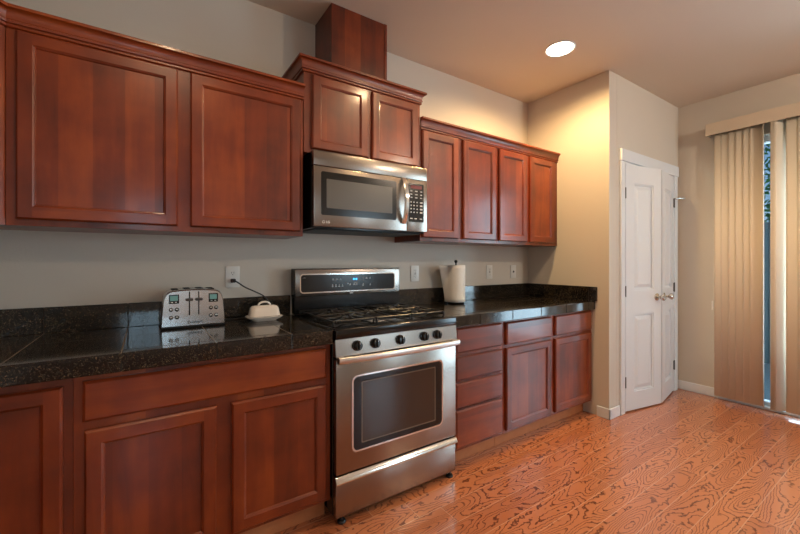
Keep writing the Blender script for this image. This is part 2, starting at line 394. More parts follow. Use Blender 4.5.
# ------------------------------------------------------------------ closet door leaves
def rect(a0, a1, b0, b1): return [(a0, b0), (a1, b0), (a1, b1), (a0, b1)]
def leaf(name, hinge, ang, sgn, knobz=.93):
    # local a runs from the hinge to the free edge, c = towards the room
    a = R(ang)
    u = Vector((sgn * math.cos(a), -math.sin(a), 0)); n = Vector((-sgn * math.sin(a) * 1.0, -math.cos(a), 0))
    n = Vector((-math.sin(a) * sgn, -math.cos(a), 0))
    mt = frame(Vector(hinge), u, n); W_, T = .462, .035; z0, z1 = .012, DZ - .016
    if sgn < 0: pass
    panels = [(.16, .80), (.995, z1 - .15)]
    p0, p1 = .105, W_ - .105
    bm = B()
    t = bmesh.new()
    # core slab
    box(bm, 0, W_, z0, z1, -T, -.014, 0, 0, mt)
    # stiles and rails
    box(bm, 0, p0, z0, z1, -.014, 0, 0, 0, mt); box(bm, p1, W_, z0, z1, -.014, 0, 0, 0, mt)
    zz = [z0] + [v for p in panels for v in p] + [z1]
    for i in range(0, len(zz), 2): box(bm, p0, p1, zz[i], zz[i + 1], -.014, 0, 0, 0, mt)
    t.free()
    for b0, b1 in panels:
        # moulded slope in, then raised field
        ring(bm, rect(p0, p1, b0, b1), rect(p0 + .012, p1 - .012, b0 + .012, b1 - .012), -.0139, -.006, mt)
        t = bmesh.new(); o_ = rect(p0 + .022, p1 - .022, b0 + .022, b1 - .022); i_ = rect(p0 + .05, p1 - .05, b0 + .05, b1 - .05)
        lo = [t.verts.new((x, y, -.0139)) for x, y in o_]; hi = [t.verts.new((x, y, -.0015)) for x, y in i_]
        for i in range(4): t.faces.new((lo[i], lo[(i + 1) % 4], hi[(i + 1) % 4], hi[i]))
        t.faces.new(hi); join(bm, t, 0, mt)
    o = struct(name, bm, M['white'], smooth=False)
    # knob
    P = mt @ Vector((W_ - .062, knobz, 0))
    bm = B(); lathe(bm, P, n, [(.031, 0), (.031, .004), (.024, .008), (.011, .012), (.011, .032), (.019, .038), (.027, .050), (.027, .060), (.019, .068), (.004, .070)])
    obj('door_knob', bm, M['nickel'], o)
    for z in (.25, .99, 1.79):
        bm = B(); P = mt @ Vector((-.006, z, .004)); cyl(bm, P - Vector((0, 0, .044)), P + Vector((0, 0, .044)), .0065, seg=12)
        P2 = mt @ Vector((.006, z, 0))
        box(bm, -.006, .018 if sgn < 0 else .004, z - .04, z + .04, -.002, .0015, 0, 0, mt)
        h = obj('hinge', bm, M['hinge'], o)
        if sgn < 0 and z > 1.5:
            bm = B(); Q = P + Vector((0, 0, .04)); tube(bm, [Q, Q + Vector((.03, -.03, .004)), Q + Vector((.075, -.06, .004))], .006, 8)
            obj('hinge_pin_stop', bm, M['nickel'], o)
    return o
leaf('door_1', (DX0 + .016, YP - .010, 0), 10, 1)
leaf('door_2', (DX1 - .016, YP - .010, 0), 10, -1)

# ------------------------------------------------------------------ cabinets
def panel_door(O, u, n, w_, h_, parent, fw=.046, name='door', T=.02):
    mt = frame(O, u, n); bm = B(); e = .0065
    t = bmesh.new()
    def rg(a0, a1, b0, b1, c): return [t.verts.new(p) for p in ((a0, b0, c), (a1, b0, c), (a1, b1, c), (a0, b1, c))]
    r0 = rg(0, w_, 0, h_, -T); r1 = rg(0, w_, 0, h_, -e * 1.15); r2 = rg(e, w_ - e, e, h_ - e, 0)
    fi = fw
    # front ring with stiles running full height
    A = rg(fi, w_ - fi, fi, h_ - fi, 0)
    C = rg(fi + .004, w_ - fi - .004, fi + .004, h_ - fi - .004, -.0035)
    C2 = rg(fi + .0065, w_ - fi - .0065, fi + .0065, h_ - fi - .0065, -.0045)
    D = rg(fi + .010, w_ - fi - .010, fi + .010, h_ - fi - .010, -.0105)
    def bridge(p, q, mis=(1, 0, 1, 0)):
        for i in range(4):
            f = t.faces.new((p[i], p[(i + 1) % 4], q[(i + 1) % 4], q[i])); f.material_index = mis[i]
    bridge(r0, r1); bridge(r1, r2)
    # stiles (0) / rails (1)
    b0 = t.verts.new((fi, e, 0)); b1 = t.verts.new((w_ - fi, e, 0)); t0 = t.verts.new((fi, h_ - e, 0)); t1 = t.verts.new((w_ - fi, h_ - e, 0))
    for q, mi in (((r2[0], b0, A[0], A[3], t0, r2[3]), 0), ((b1, r2[1], r2[2], t1, A[2], A[1]), 0), ((b0, b1, A[1], A[0]), 1), ((A[3], A[2], t1, t0), 1)):
        f = t.faces.new(q); f.material_index = mi
    bridge(A, C); bridge(C, C2); bridge(C2, D)
    join(bm, t, None, mt)
    d = obj(name, bm, [M['cherry'], M['cherry_h']], parent, smooth=False)
    bm = B(); box(bm, fi + .002, w_ - fi - .002, fi + .002, h_ - fi - .002, -T + .002, -.0105, 0, 0, mt)
    obj('door_panel', bm, M['cherry'], d, smooth=False)
    return d
def slab_front(O, u, n, w_, h_, parent, name='drawer'):
    bm = B(); mt = frame(O, u, n)
    t = bmesh.new(); e = .009
    def rg(i, c): return [t.verts.new(p) for p in ((i, i, c), (w_ - i, i, c), (w_ - i, h_ - i, c), (i, h_ - i, c))]
    rs = [rg(0, -.02), rg(0, -.008), rg(.002, -.006), rg(e, 0)]
    for p, q in zip(rs, rs[1:]):
        for i in range(4): t.faces.new((p[i], p[(i + 1) % 4], q[(i + 1) % 4], q[i]))
    t.faces.new(rs[0][::-1]); t.faces.new(rs[-1]); join(bm, t, 0, mt)
    return obj(name, bm, M['cherry_h'], parent, smooth=False)
X_, NY = (1, 0, 0), (0, -1, 0)
FB, FU = -.611, -.306           # face-frame planes, base and wall cabinets
GAP = .0005
def body(parent, x0, x1, y0, z0, z1, ymax=-.002):
    bm = B(); box(bm, x0, x1, y0, ymax, z0, z1, .001); obj('body', bm, M['cherry'], parent, smooth=False)

# ---- wall cabinets
ZU0, ZU1 = 1.368, 2.125
def wall_cab(name, x0, x1, doors, label, z0=ZU0, z1=ZU1, dz0=1.392, dz1=2.095):
    t = thing(name, ((x0 + x1) / 2, -.15, z0), label, 'cabinet')
    body(t, x0, x1, FU, z0, z1)
    for a, b_ in doors: panel_door((a, FU - .0205, dz0), X_, NY, b_ - a, dz1 - dz0, t)
    return t
wall_cab('upper_cabinet', -1.158, -.0285, [(-1.129, -.609), (-.560, -.045)], 'wide cherry wall cabinet with two large doors above the toaster')
wall_cab('upper_cabinet', .7595, 1.489, [(.771, 1.087), (1.133, 1.471)], 'cherry wall cabinet with two tall narrow doors immediately right of the microwave')
wall_cab('upper_cabinet', 1.490, 2.2685, [(1.508, 1.838), (1.879, 2.206)], 'cherry wall cabinet with two tall narrow doors against the yellow-lit side wall')
wall_cab('upper_cabinet', -.024, .759, [(.018, .366), (.392, .735)], 'short raised cherry cabinet directly above the microwave', z0=1.8245, z1=2.300, dz0=1.846, dz1=2.25)
# diagonal corner wall cabinet
t = thing('upper_cabinet', (-1.5, -.25, ZU0), 'diagonal corner cherry wall cabinet at the far left edge', 'cabinet')
bm = B(); pts = [(-1.159, -.002), (-1.159, -.306), (-1.541, -.688), (XL + .002, -.688), (XL + .002, -.002)]
q0 = [bm.verts.new((x, y, ZU0)) for x, y in pts]; q1 = [bm.verts.new((x, y, ZU1)) for x, y in pts]
for i in range(5): bm.faces.new((q0[i], q0[(i + 1) % 5], q1[(i + 1) % 5], q1[i]))
bm.faces.new(q0); bm.faces.new(q1); obj('body', bm, M['cherry'], t, smooth=False)
du = Vector((1, 1, 0)).normalized(); dn = Vector((1, -1, 0)).normalized()
panel_door(Vector((-1.541, -.688, 1.392)) + du * .045 + dn * .0205, du, dn, .45, .703, t)

# ---- crown mouldings
def sweep(bm, path, prof, z0, closed_ends=True):
    """path [(x,y)] front line of the carcass, profile [(outward, up)]; outward is to the right of travel"""
    P = [Vector((x, y, 0)) for x, y in path]; rings = []
    for i, p in enumerate(P):
        ds = []
        if i > 0: ds.append((P[i] - P[i - 1]).normalized())
        if i < len(P) - 1: ds.append((P[i + 1] - P[i]).normalized())
        ns = [Vector((d.y, -d.x, 0)) for d in ds]
        if len(ns) == 1: o = ns[0]
        else:
            o = (ns[0] + ns[1]).normalized(); o = o / o.dot(ns[0])
        rings.append([bm.verts.new(p + o * a + Vector((0, 0, z0 + b))) for a, b in prof])
    n = len(prof)
    for k in range(len(rings) - 1):
        for i in range(n): bm.faces.new((rings[k][i], rings[k][(i + 1) % n], rings[k + 1][(i + 1) % n], rings[k + 1][i]))
    bm.faces.new(rings[0]); bm.faces.new(rings[-1][::-1])
CP = [(0, 0), (.010, 0), (.016, .003), (.016, .009), (.008, .011), (.008, .014), (.020, .016), (.022, .019), (.022, .024), (.016, .026), (.019, .029)]
for k in range(7):
    a = k / 6 * math.pi / 2
    CP.append((.019 + .030 * (1 - math.cos(a)), .029 + .033 * math.sin(a)))
CP += [(.056, .063), (.056, .073), (.052, .076), (0, .076)]
def crown(path, z0, label):
    bm = B(); sweep(bm, path, CP, z0); o = obj('crown_moulding', bm, M['cherry_h'], smooth=True); tag(o, label, 'crown moulding')
CP = [(a * .6, b_) for a, b_ in CP]
yc = FU - .0005
s2 = .0004
crown([(-1.541 - .0, -.6885 - .0), (-1.1592, yc), (-.0260, yc)], 2.100, 'dark cherry crown moulding along the top of the left wall cabinets')
crown([(.7600, yc), (2.2125, yc), (2.268, yc)][:2] + [(2.268, yc)], 2.100, 'dark cherry crown moulding over the four narrow right wall cabinet doors')
crown([(-.0245, -.004), (-.0245, yc), (.7595, yc), (.7595, -.004)], 2.258, 'dark cherry crown moulding wrapping the raised cabinet over the microwave')
# vent chimney
t = thing('vent_chase', (.345, -.13, 2.3015), 'tall plain cherry box rising from the raised cabinet to the ceiling', 'duct cover')
bm = B(); box(bm, .160, .534, -.255, -.003, 2.3015, CE - .001, .001); obj('box_body', bm, M['cherry'], t, smooth=False)
bm = B(); box(bm, .516, .535, -.259, -.2555, 2.338, CE - .001, .0005); obj('edge_strip', bm, M['cherry'], t, smooth=False)

# ---- base cabinets
def base_cab(x0, x1, label, kick=True):
    t = thing('base_cabinet', ((x0 + x1) / 2, -.3, 0), label, 'cabinet')
    body(t, x0, x1, FB, .105, .8475, -.003)
    bm = B(); box(bm, x0 + .001, x1 - .001, -.545, -.01, 0.0005, .1045, .001); obj('toe_kick', bm, M['maple'], t, smooth=False)
    return t
t = base_cab(-.9305, -.004, 'cherry base cabinet with one long drawer front and two doors below the toaster')
slab_front((-.906, FB - .0205, .690), X_, NY, .877, .138, t)
for a, b_ in ((-.901, -.494), (-.439, -.029)): panel_door((a, FB - .0205, .125), X_, NY, b_ - a, .533, t)
# corner base
t = thing('base_cabinet', (-1.4, -.3, 0), 'corner cherry base cabinet cut off by the left edge of the photo', 'cabinet')
bm = B(); pts = [(-.931, -.003), (-.931, FB), (-1.234, FB), (-1.234, -.915), (XL + .003, -.915), (XL + .003, -.003)]
q0 = [bm.verts.new((x, y, .105)) for x, y in pts]; q1 = [bm.verts.new((x, y, .8475)) for x, y in pts]
for i in range(6): bm.faces.new((q0[i], q0[(i + 1) % 6], q1[(i + 1) % 6], q1[i]))
bm.faces.new(q0); bm.faces.new(q1); obj('body', bm, M['cherry'], t, smooth=False)
bm = B(); box(bm, -1.30, -.932, -.545, -.01, .0005, .1045); box(bm, XL + .01, -1.30, -.914, -.01, .0005, .1045); obj('toe_kick', bm, M['maple'], t, smooth=False)
panel_door((-1.211, FB - .0205, .125), X_, NY, .255, .695, t)
panel_door((-1.2135, -.90, .125), (0, 1, 0), (1, 0, 0), .266, .695, t)
t = base_cab(.762, 1.2045, 'cherry four-drawer base cabinet just right of the range')
for z0, z1 in ((.690, .837), (.527, .668), (.364, .512), (.125, .351)): slab_front((.781, FB - .0205, z0), X_, NY, .404, z1 - z0, t)
t = base_cab(1.205, 2.268, 'cherry base cabinet with two drawers over two doors beside the white side wall corner')
for a, b_ in ((1.225, 1.711), (1.760, 2.245)):
    slab_front((a, FB - .0205, .687), X_, NY, b_ - a, .147, t)
    panel_door((a, FB - .0205, .125), X_, NY, b_ - a, .542, t)

# ------------------------------------------------------------------ granite worktops
CT = .914
def counter(name, rects_, strips, base, label):
    t = bmesh.new()
    for r_ in base: box(t, *r_, mi=1)
    for (x0, x1, y0, y1) in rects_: box(t, x0 + .0018, x1 - .0018, y0 + .0013, y1 - .0013, CT - .010, CT, .0012)
    for (x0, x1, y0, y1) in strips: box(t, x0 + .0004, x1 - .0004, y0 + .0013, y1, CT - .066, CT, .004, seg=2)
    o = obj(name, t, [M['granite'], M['grout']], smooth=False); return tag(o, label, 'worktop')
ys = [-.0205, -.288, -.590]
def grid(xs): return [(a, b_, ys[i + 1], ys[i]) for a, b_ in zip(xs, xs[1:]) for i in range(2)]
xl = [-1.235, -1.102, -.800, -.498, -.196, -.003]
rects_ = grid(xl)
ly = [-.0205, -.288, -.590, -.90, -1.21, -1.30]
lx = [XL + .0205, -1.54, -1.235]
rects_ += [(lx[0], lx[1], ly[i + 1], ly[i]) for i in range(5)] + [(lx[1], lx[2], ly[i + 1], ly[i]) for i in range(5)]
strips = [(a, b_, -.648, -.590) for a, b_ in zip(xl, xl[1:])]
counter('worktop', rects_, strips + [(-1.235, -1.197, -1.30, -.59)],
        [(XL + .002, -.004, -.640, -.0005, .8485, CT - .0012), (XL + .002, -1.20, -1.30, -.6405, .8485, CT - .0012)],
        'black speckled granite tile worktop left of the range holding the toaster')
xr = [.760, .962, 1.264, 1.566, 1.868, 2.170, 2.2685]
counter('worktop', grid(xr), [(a, b_, -.648, -.590) for a, b_ in zip(xr, xr[1:])], [(.761, 2.268, -.640, -.0005, .8485, CT - .0012)],
        'black speckled granite tile worktop right of the range holding the paper towels')
# worktop end past the cabinet under the side splash
def splash(xs, side, label, cat='backsplash'):
    t = bmesh.new()
    box(t, xs[0], xs[-1], -.012, -.0005, CT + .0003, CT + .112, mi=1)
    for a, b_ in zip(xs, xs[1:]): box(t, a + .001, b_ - .001, -.019, -.001, CT + .0005, CT + .116, .0015)
    if side == 'r':
        yy = [-.020, -.30, -.602, -.664]
        box(t, XS - .013, XS - .001, -.663, -.02, CT + .0005, CT + .112, mi=1)
        for a, b_ in zip(yy, yy[1:]): box(t, XS - .020, XS - .0008, b_ + .001, a - .001, CT + .0005, CT + .116, .0015)
    else:
        yy = [-.020, -.288, -.59, -.90, -1.21, -1.30]
        for a, b_ in zip(yy, yy[1:]): box(t, XL + .0008, XL + .019, b_ + .001, a - .001, CT + .0005, CT + .116, .0015)
    tag(obj('backsplash', t, [M['granite'], M['grout']], smooth=False), label, cat)
splash([XL + .002, -1.70, -1.40, -1.102, -.800, -.498, -.196, -.003], 'l', 'low granite tile backsplash behind the toaster and butter dish')
splash([.760, .962, 1.264, 1.566, 1.868, 2.170, 2.268], 'r', 'low granite tile backsplash behind the paper towels and round the corner')

# ------------------------------------------------------------------ range
W = .757
t = rg_ = thing('gas_range', (W / 2, -.33, 0), 'stainless steel gas range with black grates and five black knobs', 'stove')
bm = B(); box(bm, .001, W - .001, -.625, -.025, .034, .905, .003); obj('body', bm, M['black'], t)
# cooktop: pan with raised rim and rounded front nose
bm = B(); box(bm, .0005, W - .0005, -.650, -.075, .9055, .9165, .004, seg=2)
box(bm, .002, W - .002, -.664, -.626, .868, .9165, .009, seg=3)
obj('cooktop', bm, M['black'], t)
# burners
for (x, y, r) in ((.155, -.465, .046), (.155, -.225, .036), (.378, -.345, .055), (.602, -.465, .040), (.602, -.225, .046)):
    bm = B(); lathe(bm, (x, y, .9165), (0, 0, 1), [(r + .03, 0), (r + .028, .003), (r, .004), (r, .012), (r - .004, .016)])
    o = obj('burner', bm, M['blackm'], t)
    bm = B(); lathe(bm, (x, y, .9325), (0, 0, 1), [(r - .004, 0), (r - .002, .004), (r - .006, .008), (.004, .0085)]); obj('burner_cap', bm, M['iron'], o)
# grates: three cast sections
def grate(x0, x1, y0, y1, centers):
    bm = B(); z = .944; h = .010; b = .010
    for x in (x0, x1 - b): box(bm, x, x + b, y0, y1, z - h, z, .003)
    for y in (y0, y1 - b, (y0 + y1) / 2 - b / 2): box(bm, x0, x1, y, y + b, z - h, z, .003)
    for x, y in ((x0, y0), (x1 - b, y0), (x0, y1 - b), (x1 - b, y1 - b), (x0, (y0 + y1) / 2 - b / 2), (x1 - b, (y0 + y1) / 2 - b / 2)): box(bm, x, x + b, y, y + b, .9168, z - h + .002, .002)
    for cx, cy in centers:
        lim = min((y1 - y0) / 4 if len(centers) > 1 else (y1 - y0) / 2, 1)
        for k in range(8):
            a = k * math.pi / 4 
            d = Vector((math.cos(a), math.sin(a), 0)); r0 = .028
            tx = ((x1 - b - cx) if d.x > 0 else (cx - x0 - b)) / max(abs(d.x), 1e-6); ty = lim / max(abs(d.y), 1e-6)
            r1 = min(tx, ty); mt = Matrix.Translation((cx, cy, 0)) @ Matrix.Rotation(a, 4, 'Z')
            box(bm, r0, r1, -.005, .005, z - h, z, .002, 0, mt)
            box(bm, r0, r0 + .03, -.005, .005, z - .002, z + .004, .002, 0, mt)
    return bm
ye, yb = -.582, -.100
for x0, x1, cs in ((.022, .262, [(.155, -.465), (.155, -.225)]), (.268, .489, [(.378, -.345)]), (.495, .735, [(.602, -.465), (.602, -.225)])):
    obj('grate', grate(x0, x1, ye, yb, cs), M['iron'], t)
# control panel (leans back a little)
def slant(x0, x1, z0, z1, y0, y1, depth):
    bm = B()
    v = [bm.verts.new(p) for p in ((x0, y0, z0), (x1, y0, z0), (x1, y1, z1), (x0, y1, z1), (x0, y0 + depth, z0), (x1, y0 + depth, z0), (x1, y1 + depth, z1), (x0, y1 + depth, z1))]
    for f in ((0, 1, 2, 3), (5, 4, 7, 6), (1, 5, 6, 2), (4, 0, 3, 7), (3, 2, 6, 7), (4, 5, 1, 0)): bm.faces.new([v[i] for i in f])
    bmesh.ops.bevel(bm, geom=list(bm.edges), offset=.002, segments=2, affect='EDGES'); return bm
cp = obj('control_panel', slant(.001, W - .001, .786, .8665, -.666, -.656, .03), M['steel'], t)
nk = Vector((0, -1, .12)).normalized()
for x in (.113, .213, .362, .518, .609):
    bm = B(); P = Vector((x, -.6618, .829)); lathe(bm, P, nk, [(.025, 0), (.025, .004), (.021, .006), (.019, .022), (.016, .025), (.004, .0255)])
    mt = Matrix.Translation(P) @ nk.to_track_quat('Z', 'Y').to_matrix().to_4x4() @ Matrix.Rotation(R(0), 4, 'Z')
    box(bm, -.0055, .0055, -.020, .020, .018, .033, .003, 0, mt)
    k = obj('knob', bm, M['black'], t)
    bm = B(); box(bm, -.001, .001, .008, .018, .033, .0336, 0, 0, mt); obj('pointer_mark', bm, M['mark'], k)
bm = B()
for i in range(26):
    x = .06 + i * .025; box(bm, x, x + .016, -.645, -.626, .775, .783)
obj('vent_slot', bm, M['blackm'], t)
# door
dd = None
bm = B(); mt = SY(W / 2, 0, .5045)
box(bm, .004, W - .008, -.662, -.626, .234, .774, .004, seg=2)
dd = obj('oven_door', bm, M['steel'], t)
mt = SY(.3665, -.662, .505)
bm = B(); ring(bm, rr_pts(.565, .368, .030), rr_pts(.549, .352, .024), 0, .0035, mt); obj('window_trim', bm, M['chrome'], dd)
bm = B(); ring(bm, rr_pts(.549, .352, .024), rr_pts(.462, .298, .006), 0.0002, .0018, mt); obj('window_border', bm, M['black'], dd)
bm = B(); prism(bm, rr_pts(.462, .298, .006), 0.0002, .0008, mt); obj('window_glass', bm, M['pane'], dd)
bm = B(); ring(bm, rr_pts(.462, .298, .006), rr_pts(.450, .286, .006), .0009, .0013, mt); obj('inner_window_line', bm, M['line'], dd)
# handle: bowed flat bar
def bowbar(bm, x0, x1, z0, z1, y0, bow, th, n=24):
    rs = []; zc, hz = (z0 + z1) / 2, (z1 - z0) / 2; m_ = 16
    for i in range(n + 1):
        s = i / n; x = x0 + (x1 - x0) * s; y = y0 - bow * (1 - (2 * s - 1) ** 2)
        rs.append([bm.verts.new((x, y + th - th * math.copysign(abs(math.cos(a)) ** .8, math.cos(a)), zc + hz * math.copysign(abs(math.sin(a)) ** .7, math.sin(a)))) for a in [2 * math.pi * k / m_ for k in range(m_)]])
    for k in range(n):
        for i in range(m_): bm.faces.new((rs[k][i], rs[k][(i + 1) % m_], rs[k + 1][(i + 1) % m_], rs[k + 1][i]))
    bm.faces.new(rs[0]); bm.faces.new(rs[-1][::-1])
bm = B(); bowbar(bm, .006, W - .006, .758, .790, -.696, .018, .011)
for x in (.006, W - .040): box(bm, x, x + .034, -.692, -.6625, .758, .788, .004, seg=2)
obj('handle', bm, M['bright_steel'], dd)
# drawer
bm = B(); box(bm, .003, W - .010, -.660, -.626, .034, .226, .003, seg=2); dw = obj('storage_drawer', bm, M['steel'], t)
bm = B(); pr_ = [(0, 0), (.008, -.003), (.014, -.001), (.016, .004), (.014, .012), (.004, .028), (0, .030)]
sweep(bm, [(.000, -.6602), (W - .008, -.6602)], pr_, .197); obj('drawer_pull', bm, M['chrome'], dw)
for x, y in ((.040, -.642), (W - .04, -.642), (.04, -.08), (W - .04, -.08)):
    bm = B(); lathe(bm, (x, y, .0003), (0, 0, 1), [(.020, 0), (.021, .006), (.018, .012), (.009, .014), (.009, .0355)]); obj('foot', bm, M['blackm'], t)
# backguard
bgd = None
bm = B(); box(bm, .004, W - .006, -.074, -.022, .917, 1.03, .003); obj('backguard_riser', bm, M['black'], t)
bm = B(); box(bm, .003, W - .010, -.088, -.021, 1.022, 1.186, .006, seg=2)
bgd = obj('backguard', bm, M['steel'], t)
bm = B(); box(bm, .001, W - .008, -.0795, -.0205, 1.1845, 1.1895, .002); box(bm, .0005, .0035, -.080, -.0205, 1.02, 1.187, .001); obj('backguard_cap', bm, M['black'], bgd)
mt = SY(.368, -.088, 1.100)
bm = B(); prism(bm, rr_pts(.662, .104, .016), 0.0001, .002, mt); dp = obj('display_panel', bm, M['black'], bgd)
bm = B(); ring(bm, rr_pts(.676, .118, .022), rr_pts(.662, .104, .016), 0.0001, .003, mt); obj('display_trim', bm, M['chrome'], bgd)
bm = B(); mt2 = SY(.368, -.0901, 1.100)
for (x, z, w_, h_) in ([(-.125 + .026 * i, .022, .011, .012) for i in range(3)] + [(-.128 + .0225 * i, -.018, .011, .018) for i in range(4)] + [(.088 + .026 * i, .025, .011, .012) for i in range(3)]
                       + [(.088, -.017, .011, .018), (.140, -.017, .010, .016), (-.022, -.006, .010, .010), (-.006, -.012, .012, .014), (.022, -.012, .014, .012), (.041, -.012, .014, .012), (-.31, .035, .018, .003)]):
    bm = B(); prism(bm, rr_pts(w_, h_ * .30, .001, 2), 0, .0004, mt2 @ Matrix.Translation((x, z - h_ * .3, 0)))
    prism(bm, rr_pts(w_ * .5, h_ * .45, .001, 2), 0, .0004, mt2 @ Matrix.Translation((x, z + h_ * .2, 0)))
    obj('panel_symbol', bm, M['mark'], bgd)
bm = B()
for x in (.020, .038): 
    prism(bm, rr_pts(.012, .012, .003, 3), 0, .0005, mt2 @ Matrix.Translation((x, .020, 0)))
prism(bm, rr_pts(.008, .003, .001, 2), 0, .0005, mt2 @ Matrix.Translation((.029, .020, 0)))
obj('clock_digits', bm, M['blue'], bgd)
bm = B(); prism(bm, [(a * 1.6, b_) for a, b_ in rr_pts(.016, .009, .0045, 5)], 0, .001, SY(.372, -.088, 1.032)); obj('maker_badge', bm, M['mark'], bgd)

# ------------------------------------------------------------------ microwave
MZ0, MZ1 = 1.412, 1.8235
t = thing('microwave', (W / 2, -.19, MZ0), 'stainless steel over-the-range microwave hung under the raised cabinet', 'microwave')
bm = B(); box(bm, .0015, W - .0015, -.355, -.004, MZ0, MZ1, .002); obj('body', bm, M['black'], t)
bm = B(); box(bm, .03, W - .03, -.34, -.03, MZ0 - .006, MZ0 - .0005, .001); obj('vent_grille', bm, M['blackm'], t)
bm = B(); box(bm, .001, W - .001, -.386, -.3555, 1.743, MZ1 - .001, .004, seg=2); obj('top_vent_panel', bm, M['steel'], t)
bm = B(); box(bm, .001, .5975, -.388, -.3555, MZ0 + .008, 1.740, .004, seg=2); md = obj('door', bm, M['steel'], t)
bm = B(); box(bm, .5995, W - .001, -.388, -.3555, MZ0 + .008, 1.740, .004, seg=2); mp_ = obj('control_panel', bm, M['steel'], t)
mt = SY(.281, -.388, 1.597)
bm = B(); prism(bm, rr_pts(.478, .232, .010), .0001, .002, mt); obj('window_border', bm, M['black'], md)
bm = B(); prism(bm, rr_pts(.418, .156, .004), .0021, .0026, mt); obj('window_mesh', bm, M['mwpane'], md)
bm = B()
pts = [Vector((0.573, -.392 - .038 * math.sin(math.pi * s) ** .7, 1.462 + (1.742 - 1.462) * s)) for s in [i / 20 for i in range(21)]]
rs = []
for i, p in enumerate(pts):
    rs.append([bm.verts.new(p + Vector(d)) for d in ((-.016, .008, 0), (-.016, .002, 0), (-.010, -.004, 0), (.010, -.004, 0), (.016, .002, 0), (.016, .008, 0))])
for k in range(20):
    for i in range(6): bm.faces.new((rs[k][i], rs[k][(i + 1) % 6], rs[k + 1][(i + 1) % 6], rs[k + 1][i]))
bm.faces.new(rs[0]); bm.faces.new(rs[-1][::-1]); obj('handle', bm, M['chrome'], md)
mt = SY(.668, -.388, 1.597)
bm = B(); prism(bm, rr_pts(.116, .238, .005), .0001, .002, mt); kp = obj('keypad', bm, M['black'], mp_)
bm = B(); prism(bm, rr_pts(.086, .020, .002, 3), .0021, .0026, mt @ Matrix.Translation((0, .098, 0))); obj('red_display', bm, M['red'], mp_)
keys = [(c, .072 - r_ * .020, .019 if c == 0 else .014, .006) for r_ in range(3) for c in (-.038, 0, .038)]
keys += [(c, .004 - r_ * .021, .009, .008) for r_ in range(4) for c in (-.040, -.018, .006)] + [(.038, .004 - r_ * .021, .020, .010) for r_ in range(4)]
keys += [(c, -.098, .018, .006) for c in (-.038, -.005, .036)]
for c, z, w_, h_ in keys:
    bm = B(); prism(bm, rr_pts(w_, h_, .0015, 2), .0021, .0025, mt @ Matrix.Translation((c, z, 0))); obj('keypad_button', bm, M['mark'], mp_)
bm = text_bm('LG', .018, SY(.081, -.3882, 1.444)); t2 = bmesh.new(); ring(t2, rr_pts(.015, .015, .0074, 5), rr_pts(.011, .011, .0054, 5), 0, .0004, SY(.056, -.3882, 1.444)); join(bm, t2)
obj('maker_lettering', bm, M['plastic'], md, smooth=False)

# ------------------------------------------------------------------ toaster
t = thing('toaster', (-.53, -.12, CT), 'brushed steel four-slot toaster with two levers on the left worktop', 'toaster')
TX, TY0, TY1 = -.533, -.205, -.040
prof = [(-.138, .012), (-.1365, .06), (-.132, .11), (-.127, .145), (-.120, .163), (-.110, .174), (-.094, .180), (-.05, .1845), (0, .186), (.05, .1845), (.094, .180), (.110, .174), (.120, .163), (.127, .145), (.132, .11), (.1365, .06), (.138, .012)]
bm = B(); mtt = SY(TX, TY1, CT); tt = bmesh.new(); D_ = TY1 - TY0
def pr2(sc_, c): return [tt.verts.new((a * sc_, .012 + (b_ - .012) * (1 - (1 - sc_) * 1.0), c)) for a, b_ in prof]
rr_ = [pr2(.965, 0), pr2(.99, .006), pr2(1, .014), pr2(1, D_ - .014), pr2(.99, D_ - .005), pr2(.965, D_)]
n_ = len(prof)
for p, q in zip(rr_, rr_[1:]):
    for i in range(n_ - 1): tt.faces.new((p[i], p[i + 1], q[i + 1], q[i]))
    tt.faces.new((p[n_ - 1], p[0], q[0], q[n_ - 1]))
tt.faces.new(rr_[0]); tt.faces.new(rr_[-1]); join(bm, tt, 0, mtt)
obj('shell', bm, steel('toaster_steel', 0, (.62, .61, .60, 1), .22), t)
bm = B(); box(bm, TX - .136, TX + .136, TY0 + .002, TY1 - .002, CT + .001, CT + .0115, .003); obj('base', bm, M['blackm'], t)
for x in (-.078, -.027, .027, .078):
    h_ = .0040 if abs(x) > .05 else .0017
    bm = B(); box(bm, TX + x - .014, TX + x + .014, TY0 + .035, TY1 - .03, CT + .176, CT + .1885 - h_, .001); obj('slot', bm, M['dark'], t)
FY = TY0
for x in (-.554, -.514):
    bm = B(); box(bm, x - .0025, x + .0025, FY - .0008, FY + .002, .975, 1.088, .0005); s_ = obj('lever_track', bm, M['dark'], t)
    bm = B(); box(bm, x - .016, x + .016, FY - .018, FY - .0012, 1.044, 1.056, .004, seg=2); obj('lever', bm, M['hinge'], t)
for x in (-.618, -.450):
    bm = B(); box(bm, x - .021, x + .021, FY - .0015, FY + .002, 1.033, 1.076, .001); s_ = obj('display', bm, M['black'], t)
    bm = B(); box(bm, x - .016, x + .016, FY - .0022, FY - .0016, 1.047, 1.071); obj('screen', bm, M['lcd'], s_)
    bm = B(); box(bm, x - .012, x - .004, FY - .0022, FY - .0016, 1.038, 1.042); box(bm, x + .004, x + .012, FY - .0022, FY - .0016, 1.038, 1.042); obj('display_marks', bm, M['mark'], s_)
for cx in (-.618, -.449):
    for dx in (-.0118, .0118):
        for z in (1.005, .968):
            bm = B(); lathe(bm, (cx + dx, FY + .001, z), (0, -1, 0), [(.0092, 0), (.0092, .003), (.0082, .0034)], 20); b_ = obj('button', bm, M['blackm'], t)
            bm = B(); lathe(bm, (cx + dx, FY - .0022, z), (0, -1, 0), [(.0060, 0), (.0054, .002), (.003, .0026)], 20); obj('button_cap', bm, M['nickel'], b_)
